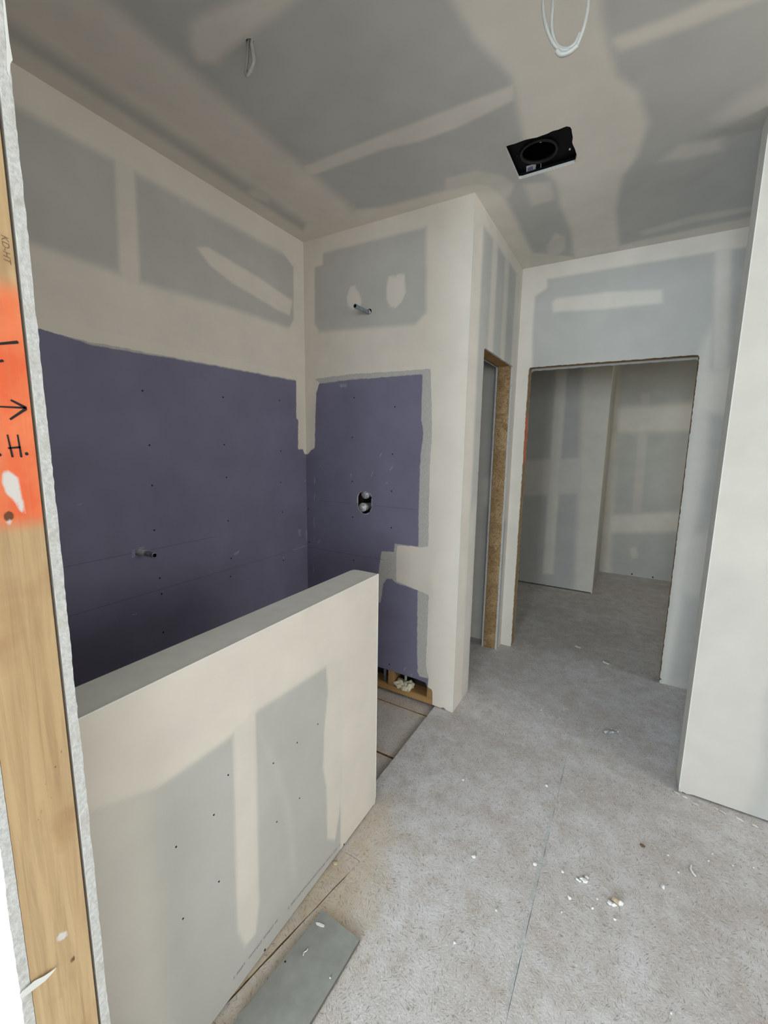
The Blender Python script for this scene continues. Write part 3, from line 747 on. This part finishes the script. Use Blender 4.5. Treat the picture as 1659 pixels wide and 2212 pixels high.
# ================================================================== THINGS
# ---------------------------------------------------------------- exhaust fan housing above the ceiling hole
fan = empty('exhaust_fan_housing', 'black exhaust fan housing set in the square ceiling cut-out', 'fan housing', loc=(0, 0, 0))
fx0, fx1, fy0, fy1 = -0.592, -0.318, 1.912, 2.190
fz0, fz1 = H+DT+0.001, H+DT+0.16
v = []; f = []
def open_box(name, x0, x1, y0, y1, z0, z1, t, mat, parent):
    bm = bmesh.new()
    for a in ((x0, x0+t, y0, y1, z0, z1), (x1-t, x1, y0, y1, z0, z1), (x0+t, x1-t, y0, y0+t, z0, z1), (x0+t, x1-t, y1-t, y1, z0, z1), (x0+t, x1-t, y0+t, y1-t, z1-t, z1)):
        r = bmesh.ops.create_cube(bm, size=1.0)
        for q in r['verts']:
            q.co = Vector(((a[0]+a[1])/2+q.co.x*(a[1]-a[0]), (a[2]+a[3])/2+q.co.y*(a[3]-a[2]), (a[4]+a[5])/2+q.co.z*(a[5]-a[4])))
    return bm_obj(name, bm, mat, parent)
open_box('box', fx0, fx1, fy0, fy1, fz0, fz1, 0.004, M['black'], fan)
pz = fz0+0.016
ic = uv(1164, 326, 'z', pz)
panel('inlet_plate', 'z', pz, -1, fx0+0.006, fx1-0.006, fy0+0.006, fy1-0.006, M['black'], fan, 0.006,
      holes=[[(ic[0]+0.068*cs(t*0.2618), ic[1]+0.068*sn(t*0.2618)) for t in range(24)]], thick=0.003, edge='blackrim')
rp = [(ic[0]+0.072*cs(t*math.pi/18), ic[1]+0.072*sn(t*math.pi/18), pz-0.003) for t in range(37)]
tube('inlet_ring', rp, 0.006, M['blackrim'], fan, 6, True)
lb = [at(x, y, 'z', pz-0.0002) for x, y in [(1137, 359), (1169, 350), (1169, 366), (1137, 375)]]
lab = slab_poly('label_sticker', lb, (0, 0, -1), 0.0004, M['label'], fan)
for q in ([(1158, 355), (1168, 352), (1167, 366), (1157, 365)],):
    px_slab('label_print', q, 'z', pz-0.0007, (0, 0, -1), 0.0004, M['black'], lab)
for q in ([(1140, 363), (1142, 362), (1142, 369), (1140, 370)], [(1143, 361), (1145, 360), (1145, 368), (1143, 369)], [(1146, 360), (1148, 359), (1148, 367), (1146, 368)], [(1149, 359), (1151, 358), (1151, 366), (1149, 367)]):
    px_slab('label_print', q, 'z', pz-0.0007, (0, 0, -1), 0.0004, M['labelink'], lab)
for (px, py) in ((1168, 305), (1231, 322), (1117, 336)):
    p = at(px, py, 'z', pz-0.001)
    lathe('screw', [(0.0001, -0.004), (0.004, -0.0035), (0.0048, -0.001), (0.0048, 0.002)], p, (0, 0, 1), M['bright'] if px > 1130 else M['screwm'], fan, 10)

# ---------------------------------------------------------------- cables hanging from the ceiling
cb = empty('cable_loop', 'short loop of white cable poking out of a ragged ceiling hole', 'cable')
yc = w1c[1]
def on(pxs, y): return [at(a, b, 'y', y) for a, b in pxs]
tube('cable', spline(on([(545, 70), (537, 90), (535, 120), (532, 150), (531, 158), (535, 163), (541, 150), (547, 135), (545, 115), (543, 92), (548, 70)], yc), 8), 0.0050, M['wire'], cb, 8)
tube('cable', spline(on([(541, 158), (545, 145), (549, 130), (546, 105), (544, 88), (549, 72)], yc+0.006), 8), 0.0046, M['wire'], cb, 8)
cb2 = empty('ceiling_cable_coil', 'large loose coil of white cable hanging from ceiling near the fan opening', 'cable')
ya = 1.25
tube('cable', spline(on([(1190, -190), (1180, -60), (1173, 0), (1177, 45), (1188, 80), (1203, 103), (1222, 109), (1243, 102), (1256, 75), (1266, 40), (1271, 0), (1270, -80), (1240, -190)], ya), 10), 0.0042, M['wire'], cb2, 8)
tube('cable', spline(on([(1200, -190), (1197, -60), (1195, 0), (1192, 45), (1194, 75), (1205, 100), (1224, 106), (1242, 95), (1253, 72)], ya+0.012), 10), 0.0045, M['wire'], cb2, 8)
tube('cable', spline(on([(1203, 110), (1212, 118), (1230, 113), (1248, 98)], ya-0.006), 8), 0.0056, M['wire'], cb2, 8)

# ---------------------------------------------------------------- plumbing
sh = empty('shower_arm_stub', 'grey pipe stub sticking out of the upper shower wall', 'pipe')
x, z = shower_c
lathe('pipe', [(0.0085, 0.0), (0.0115, 0.0), (0.0118, 0.004), (0.0118, 0.012), (0.0108, 0.016), (0.0108, 0.17)], (x, 2.045, z), (0, 1, 0), M['steel'], sh, 16)
lathe('bore', [(0.0001, 0.02), (0.0086, 0.02), (0.0086, 0.0)], (x, 2.0452, z), (0, 1, 0), M['black'], sh, 16)
lathe('flange_fitting', [(0.0109, 0.0), (0.0145, 0.001), (0.0145, 0.012), (0.0109, 0.013)], (x+0.002, YB-0.004, z), (0, 1, 0), M['cap'], sh, 12)
ts = empty('tub_spout_stub', 'short dark pipe stub projecting from the lower purple wall', 'pipe')
y, z = spout_c
lathe('pipe', [(0.0085, 0.0), (0.012, 0.0), (0.0125, 0.004), (0.0125, 0.05), (0.0125, 0.06)], (-1.752, y, z), (-1, 0, 0), M['steel'], ts, 16)
lathe('coupling', [(0.0125, 0.0), (0.0135, 0.001), (0.0135, 0.11)], (-1.812, y, z), (-1, 0, 0), M['pex'], ts, 16)
lathe('bore', [(0.0001, 0.02), (0.0086, 0.02), (0.0086, 0.0)], (-1.7522, y, z), (-1, 0, 0), M['black'], ts, 16)
va = empty('shower_valve', 'two round capped shower valve stems in an oblong cut-out', 'valve')
for (cx, cz, yy, r) in ((-1.412, 1.232, YB+0.012, 0.029), (-1.406, 1.156, YB-0.028, 0.027)):
    c = lathe('valve_cap', [(0.0001, -0.004), (r*0.5, -0.004), (r*0.52, -0.001), (r*0.7, -0.001), (r*0.74, 0.003), (r*0.98, 0.004), (r, 0.010), (r, 0.02), (r*0.93, 0.024), (r*0.93, 0.045), (r*0.8, 0.05), (r*0.8, 0.09)], (cx, yy, cz), (0, 1, 0), M['cap'], va, 22)
    for k in range(10):
        a = 2*math.pi*k/10
        q = Vector((cx+r*0.84*cs(a), yy+0.0035, cz+r*0.84*sn(a)))
        if k % 2: lathe('grip_rib', [(0.0001, -0.002), (0.0022, -0.0015), (0.0026, 0.002)], q, (0, 1, 0), M['cap'], c, 6)
box('valve_cavity_backing', VC[0]-0.045, VC[0]+0.045, YB+0.065, YB+0.088, 1.125, 1.262, M['black'], va)  # black backing paints the unlit cavity behind the valve caps
mud_ring = stadium(VC[0]+0.002, VC[1], 0.114, 0.160); inner = stadium(VC[0]-0.001, VC[1], 0.105, 0.151)
n = len(inner)
mesh_obj('plaster_smear', [(u, YB-0.0006, w) for u, w in mud_ring]+[(u, YB-0.0012, w) for u, w in inner], [(i, (i+1) % n, n+(i+1) % n, n+i) for i in range(n) if (i*7) % 5 > 1], plain('purple_dust', (0.34, 0.34, 0.42), 0.8, nscale=60, namp=0.3), wb)

pt = empty('supply_tube', 'pale plastic tube rising behind the purple board beside a stud', 'pipe')
xq = -1.118
tube('tube', [(xq, YB+0.045, 0.03), (xq, YB+0.045, 0.2), (xq, YB+0.045, 0.6)], 0.0085, M['pex'], pt, 12)
pt2 = empty('waste_tube', 'dark grey tube rising in the shadowed bay behind the half wall', 'pipe')
tube('tube', [(-1.262, YB+0.035, 0.03), (-1.262, YB+0.035, 0.2), (-1.262, YB+0.035, 0.6)], 0.010, M['steel'], pt2, 12)
def blob(name, c, rx, ry, rz, amp, fr, mat, sub=3, seed=0, parent=None):
    bm = bmesh.new(); bmesh.ops.create_icosphere(bm, subdivisions=sub, radius=1.0)
    for q in bm.verts:
        d = 1+amp*mnoise.noise(q.co*fr+Vector((seed, seed*2, 0)))
        q.co = Vector((c[0]+q.co.x*rx*d, c[1]+q.co.y*ry*d, c[2]+max(-0.85, q.co.z)*rz*d))
    return bm_obj(name, bm, mat, parent, True)
fo = empty('spray_foam_blob', 'lumpy cream spray foam around the tube on the bottom plate', 'foam')
blob('foam_lobe', (-1.142, YB+0.030, 0.056), 0.045, 0.034, 0.024, 0.5, 1.7, M['foam'], 4, 2, fo)
blob('foam_lobe', (-1.088, YB+0.028, 0.060), 0.034, 0.032, 0.028, 0.45, 1.9, M['foam'], 4, 5, fo)
blob('foam_lobe', (-1.105, YB+0.010, 0.050), 0.026, 0.020, 0.018, 0.5, 2.0, M['foam'], 3, 9, fo)

# ---------------------------------------------------------------- drywall screws and smears on the walls
me_s = None
def screw(p, nrm, parent, r=0.0042):
    global me_s
    if me_s is None:
        o = lathe('drywall_screw', [(0.0001, 0.0002), (0.0028, 0.0002), (0.0042, 0.0009), (0.0044, 0.0003), (0.0044, -0.001)], (0, 0, 0), (0, 0, 1), M['screwm'], parent, 8)
        me_s = o.data
    else:
        o = link(bpy.data.objects.new('drywall_screw', me_s), parent)
    o.location = p; o.rotation_euler = Vector(nrm).to_track_quat('Z', 'Y').to_euler(); o.scale = (r/0.0042, r/0.0042, 1)
for (a, b) in [(615, 288), (963, 316), (1207, 330), (645, 523), (968, 521), (1212, 548), (657, 697), (978, 662), (1212, 684), (666, 890), (985, 850), (1219, 812), (690, 1097), (998, 1012), (1223, 1020), (698, 1165), (995, 1090), (705, 1331)]:
    screw(at(a*0.5003, 700+b*0.5003, 'x', XL), (1, 0, 0), wl)
for (a, b) in [(765, 859), (761, 945), (761, 1040), (762, 1117), (764, 1210), (853, 879), (848, 981), (846, 1061), (845, 1140), (841, 1435), (666, 1099), (668, 1171)]:
    screw(at(a, b, 'y', YB), (0, -1, 0), wb)
for (a, b) in [(985, 548), (923, 720), (760, 858), (945, 1008), (790, 1168), (1180, 497), (1283, 408), (1372, 328), (1293, 648), (1195, 750)]:
    screw(at(a*0.5003, 1400+b*0.5003, 'x', XH), (1, 0, 0), wh, 0.0022)
for (a, b) in [(572, 2052), (743, 1824)]:
    screw(at(a, b, 'x', XH), (1, 0, 0), wh, 0.0035)
for (a, b) in [(1427, 1467)]: screw(at(a, b, 'y', YF), (0, -1, 0), wf)
for (a, b) in [(1365, 1240), (1410, 1247)]: screw(at(a, b, 'y', YC2), (0, -1, 0), wc, 0.009)
SM = plain('thin_plaster_smear', (0.27, 0.27, 0.34), 0.85, nscale=80, namp=0.2)
def smear(pxs, ax, val, nrm, parent): px_slab('plaster_smear', pxs, ax, val, nrm, 0.0006, SM, parent)
z6 = lambda L: [(560+a*0.1356, 940+b*0.1356) for a, b in L]
for L in ([(720, 705), (735, 698), (740, 740), (728, 752)],):
    smear(z6(L), 'x', XL, (1, 0, 0), wl)
for L in ([(525, 1825), (640, 1790), (740, 1755), (765, 1765), (660, 1800), (540, 1838)], [(735, 1520), (765, 1500), (765, 1680), (750, 1690)], [(620, 1500), (660, 1500), (665, 1590), (645, 1620), (615, 1560)], [(370, 1935), (400, 1935), (400, 1958), (375, 1958)]):
    smear(z6(L), 'x', XL, (1, 0, 0), wl)
for L in ([(870, 660), (885, 680), (893, 740), (882, 800), (872, 740)], [(880, 930), (888, 960), (885, 1020), (872, 1050), (868, 1010)], [(870, 1300), (880, 1320), (878, 1400), (890, 1480), (872, 1485), (865, 1400)], [(873, 1620), (885, 1640), (883, 1700), (875, 1690)],
          [(915, 1700), (975, 1660), (988, 1668), (945, 1725)], [(865, 1895), (885, 1895), (885, 1912), (865, 1912)], [(860, 2080), (872, 2090), (870, 2180), (862, 2180)], [(968, 470), (982, 470), (980, 500), (970, 500)]):
    smear(z6(L), 'y', YB, (0, -1, 0), wb)
z4 = lambda L: [(600+a*0.3617, 700+b*0.3617) for a, b in L]
for L in ([(605, 785), (622, 765), (622, 780), (612, 795)], [(555, 910), (566, 880), (570, 885), (562, 912)], [(645, 945), (658, 940), (656, 955), (647, 957)], [(432, 895), (442, 893), (440, 915), (434, 915)], [(665, 870), (690, 845), (685, 860), (672, 876)], [(365, 360), (410, 352), (412, 375), (375, 380)]):
    smear(z4(L), 'y', YB, (0, -1, 0), wb)
for L in ([(612, 1450), (618, 1445), (616, 1450)], [(872, 1444), (878, 1440), (876, 1448), (873, 1449)], [(886, 1458), (892, 1454), (889, 1462)]):
    smear(L, 'y', YB, (0, -1, 0), wb)
for L in ([(285, 1188), (291, 1186), (292, 1203), (284, 1205)], [(300, 1182), (313, 1182), (312, 1184), (302, 1185)], [(505, 1195), (518, 1188), (515, 1196), (506, 1200)], [(284, 1327), (296, 1325), (296, 1328), (286, 1329)], [(166, 1090), (178, 1086), (176, 1090), (168, 1092)]):
    smear(L, 'x', XL, (1, 0, 0), wl)

# printed grey text rows along the bottom of the half wall board: too small to read, set as tiny type strokes
def print_row(p0, p1, parent, name, seed):
    r = random.Random(seed); a = Vector(at(*p0, 'x', XH)); b = Vector(at(*p1, 'x', XH)); d = b-a; L = d.length; d.normalize()
    verts = []; faces = []; s = 0.0; hgt = 0.0085
    while s < L:
        if r.random() < 0.16: s += 0.006; continue
        wd = r.uniform(0.0035, 0.0055)
        o = a+d*s
        def q(u0, u1, w0, w1):
            i = len(verts)
            for (u, w) in ((u0, w0), (u1, w0), (u1, w1), (u0, w1)):
                p = o+d*u; verts.append((XH+0.0003, p.y, p.z+w))
            faces.append((i, i+1, i+2, i+3))
        k = r.randrange(4); t = 0.0011
        if k in (0, 1, 3): q(0, t, 0, hgt)
        if k in (0, 2): q(0, wd, 0, t)
        if k in (1, 2): q(0, wd, hgt-t, hgt)
        if k in (0, 3): q(wd-t, wd, 0, hgt)
        if k in (1, 3): q(0, wd, hgt/2, hgt/2+t)
        if k == 2: q(wd/2, wd/2+t, 0, hgt)
        s += wd+0.0022
    return tag(mesh_obj(name, verts, faces, M['print'], parent), kind='stuff')
print_row((500, 2122), (598, 1992), wh, 'printed_text', 1)
print_row((622, 1965), (735, 1826), wh, 'printed_text', 2)

# ---------------------------------------------------------------- loose pieces on the floor
oc = uvs([(692, 1977), (774, 2041), (533, 2360), (440, 2290)], 'z', 0.013)
M['offedge'] = plain('offcut_edge', (0.16, 0.15, 0.13), 0.9)
ow = [(-0.755, 0.932), (-0.605, 0.926), (-0.612, 0.30), (-0.779, 0.30)]
ow = [(-0.757, 0.934), (-0.604, 0.928), (-0.618, 0.36), (-0.702, 0.36), (-0.785, 0.610), (-0.779, 0.655)]
of = panel('drywall_offcut', 'z', 0.0145, 1, -0.80, -0.60, 0.36, 0.94, plain('offcut_paper', (0.30, 0.305, 0.285), 0.85, nscale=25, namp=0.10), None, 0.01, clip=ragged(ow, 0.03, 0.0007, 6), edge='offedge')
tag(of, 'long grey drywall offcut lying on the floor beside the half wall', 'drywall offcut')

def crumb(name, px, py, r, mat, label, group=None, flat=0.6, z=0.0, seed=None, sub=1, cat='debris', stretch=1.0, ang=0.0):
    seed = seed if seed is not None else int(px*7+py)
    r *= 1.0
    p = at(px, py, 'z', z)
    bm = bmesh.new(); bmesh.ops.create_icosphere(bm, subdivisions=sub, radius=1.0)
    for q in bm.verts:
        d = 1+0.8*mnoise.noise(q.co*1.9+Vector((seed*0.37, seed*0.11, 3)))
        q.co = q.co*d
    zmin = min(q.co.z for q in bm.verts)
    for q in bm.verts: q.co = Vector((q.co.x*r*stretch, q.co.y*r/stretch, (q.co.z-zmin)*r*flat))
    me = bpy.data.meshes.new(name); bm.to_mesh(me); bm.free(); me.materials.append(mat)
    o = bpy.data.objects.new(name, me); col.objects.link(o); o.location = p; o.rotation_euler = (0, 0, ang)
    return tag(o, label, cat, group)
M['dustflake'] = plain('dusty_flake', (0.68, 0.66, 0.62), 0.9, nscale=80, namp=0.12)
G1 = 'tiny plaster crumbs on the subfloor'
T1 = ['tiny white crumb lying left of the lower chalk line', 'tiny white crumb just right of the chalk line, below the cluster', 'tiny white crumb between the cluster and the largest chunk, lower one',
      'tiny white crumb between the cluster and the largest chunk, upper one', 'tiny white crumb directly below the largest plaster chunk', 'tiny white crumb farthest left on the near subfloor',
      'tiny white crumb right of the curled sliver, highest of the trio', 'tiny white crumb right of the curled sliver, middle one', 'tiny white crumb farthest right near the wall stub',
      'tiny white crumb right of the curled sliver, leftmost of the trio', 'tiny white crumb above the smooth oval chip', 'tiny pale crumb at the corner of the shower wall passage',
      'tiny white crumb on the upper chalk line', 'tiny white crumb left of the largest chunk beside the cluster', 'tiny white crumb at the bottom edge of the floor', 'tiny crumb near the half wall end on the floor',
      'tiny white crumb between the oval chip and the curled sliver', 'tiny white crumb above the crumbled cluster beside the chalk line']
for q, (a, b) in enumerate([(1072, 1968), (1213, 1972), (1280, 1964), (1290, 1942), (1327, 1987), (982, 2038), (1539, 1845), (1583, 1871), (1627, 1875), (1530, 1861), (1443, 1849), (1169, 1535), (1180, 1698), (1230, 1941), (1450, 2190), (1000, 1686), (1466, 1885), (1215, 1884)]):
    crumb('plaster_crumb', a, b, rng.uniform(0.0035, 0.0062)*(1.4 if b < 1700 else 1), M['crumb'], T1[q], G1)
crumb('plaster_crumb', 1023, 1852, 0.0085, M['crumb'], 'white plaster crumb lying farthest toward the half wall end', seed=3)
crumb('plaster_crumb', 1155, 1868, 0.0085, M['crumb'], 'white plaster crumb lying beside the blue chalk line', seed=4)
crumb('plaster_crumb', 1432, 1917, 0.0095, M['crumb'], 'smooth oval white plaster chip lying alone on the subfloor', seed=5, stretch=1.15, ang=-0.8)
k = 0
for (a, b, r) in [(1247, 1901, .006), (1256, 1900, .008), (1266, 1896, .007), (1262, 1904, .009), (1252, 1904, .005)]:
    crumb('plaster_crumb', a, b, r, M['crumb'], 'white plaster bit in the small crumbled cluster', 'crumbled plaster cluster on the subfloor', seed=20+k); k += 1
ck = empty('plaster_chunk', 'largest crumbled white and brown plaster chunk on the subfloor', 'debris')
for (a, b, r, mt) in [(1318, 1953, .010, 'crumb'), (1330, 1950, .013, 'crumbtan'), (1340, 1954, .010, 'crumb'), (1326, 1958, .009, 'crumb')]:
    o = crumb('lump', a, b, r, M[mt], None, cat=None, seed=40+k); o.parent = ck; k += 1
crumb('brown_chip', 1388, 1828, 0.0095, M['crumbbrown'], 'small brown wood chip on the subfloor', seed=61, flat=0.3)
crumb('plaster_flake', 1309, 1433, 0.020, M['crumb'], 'flat white plaster flake on the corridor floor', seed=62, flat=0.25, stretch=1.5, ang=-0.6)
crumb('plaster_flake', 1249, 1398, 0.022, M['crumb'], 'pale plaster flake near the closet doorway', seed=63, flat=0.12, stretch=1.4, ang=-0.5)
tube('plaster_curl', spline([at(a, b, 'z', 0.004) for a, b in [(1493, 1868), (1492, 1876), (1496, 1884), (1503, 1893)]], 6), [0.0025+0.0012*sn(i*0.17) for i in range(19)], M['crumb'], None, 7)
tag(bpy.data.objects['plaster_curl'], 'thin curled white plaster sliver on the subfloor', 'debris')
wrp = empty('wrapper_scrap', 'crumpled clear wrapper scrap lying in the corridor', 'debris')
r = random.Random(2)
for kx in range(3):
    c = at(1312+8*kx, 1584-2*kx, 'z', 0); pts = []
    vv = []; ff = []
    for i in range(5):
        for j in range(3):
            vv.append((c[0]-0.018+0.009*i, c[1]-0.012+0.012*j, 0.002+r.uniform(0, 0.010)))
    for i in range(4):
        for j in range(2): ff.append((i*3+j, i*3+3+j, i*3+4+j, i*3+1+j))
    mesh_obj('fold', vv, ff, M['wrap'], wrp)
# bits on the offcut and the bare strip
slab = lambda n, px, z, t, mat, lab, cat='debris': tag(slab_poly(n, [at(a, b, 'z', z) for a, b in px], (0, 0, 1), t, mat), lab, cat)
slab('plaster_flake', [(682, 1993), (690, 1994), (701, 1999), (700, 2003), (693, 2002), (684, 1998)], 0.0147, 0.002, M['crumb'], 'narrow white plaster flake on the drywall offcut tip')
tube('plaster_curl', spline([at(a, b, 'z', 0.0165) for a, b in [(655, 2064), (657, 2057), (662, 2054), (665, 2049)]], 6), 0.0016, M['crumb'], None, 6)
tag(bpy.data.objects['plaster_curl.001'], 'thin white plaster curl on the grey drywall offcut', 'debris')
crumb('plaster_crumb', 713, 2113, 0.0028, M['crumb'], 'speck of white plaster on the drywall offcut edge', z=0.0147, seed=70)
crumb('black_crumb', 616, 2078, 0.0030, M['screwm'], 'tiny black crumb on the grey drywall offcut', z=0.0147, seed=71)
lathe('round_chip', [(0.0001, 0.003), (0.008, 0.003), (0.009, 0.0015), (0.009, 0.0002)], at(725, 1864, 'z', 0.0), (0, 0, 1), M['crumbtan'], None, 14)
tag(bpy.data.objects['round_chip'], 'round tan wood disc on the bare strip beside the half wall', 'debris')
k = 0; KF = 0
for (a, b, r) in [(1479, 1722, .009), (1501, 1737, .011), (1546, 1747, .008), (1561, 1755, .010), (1597, 1770, .011), (1630, 1784, .009), (1462, 1714, .010)]:
    crumb('plaster_flake', a, b, r, M['dustflake'], ('second', 'third', 'fourth', 'fifth', 'sixth', 'last', 'first')[k-KF]+' flat plaster flake from the corner along the wall stub base', 'plaster flakes along the right wall base', seed=80+k, flat=0.25, stretch=1.5, ang=-0.4); k += 1
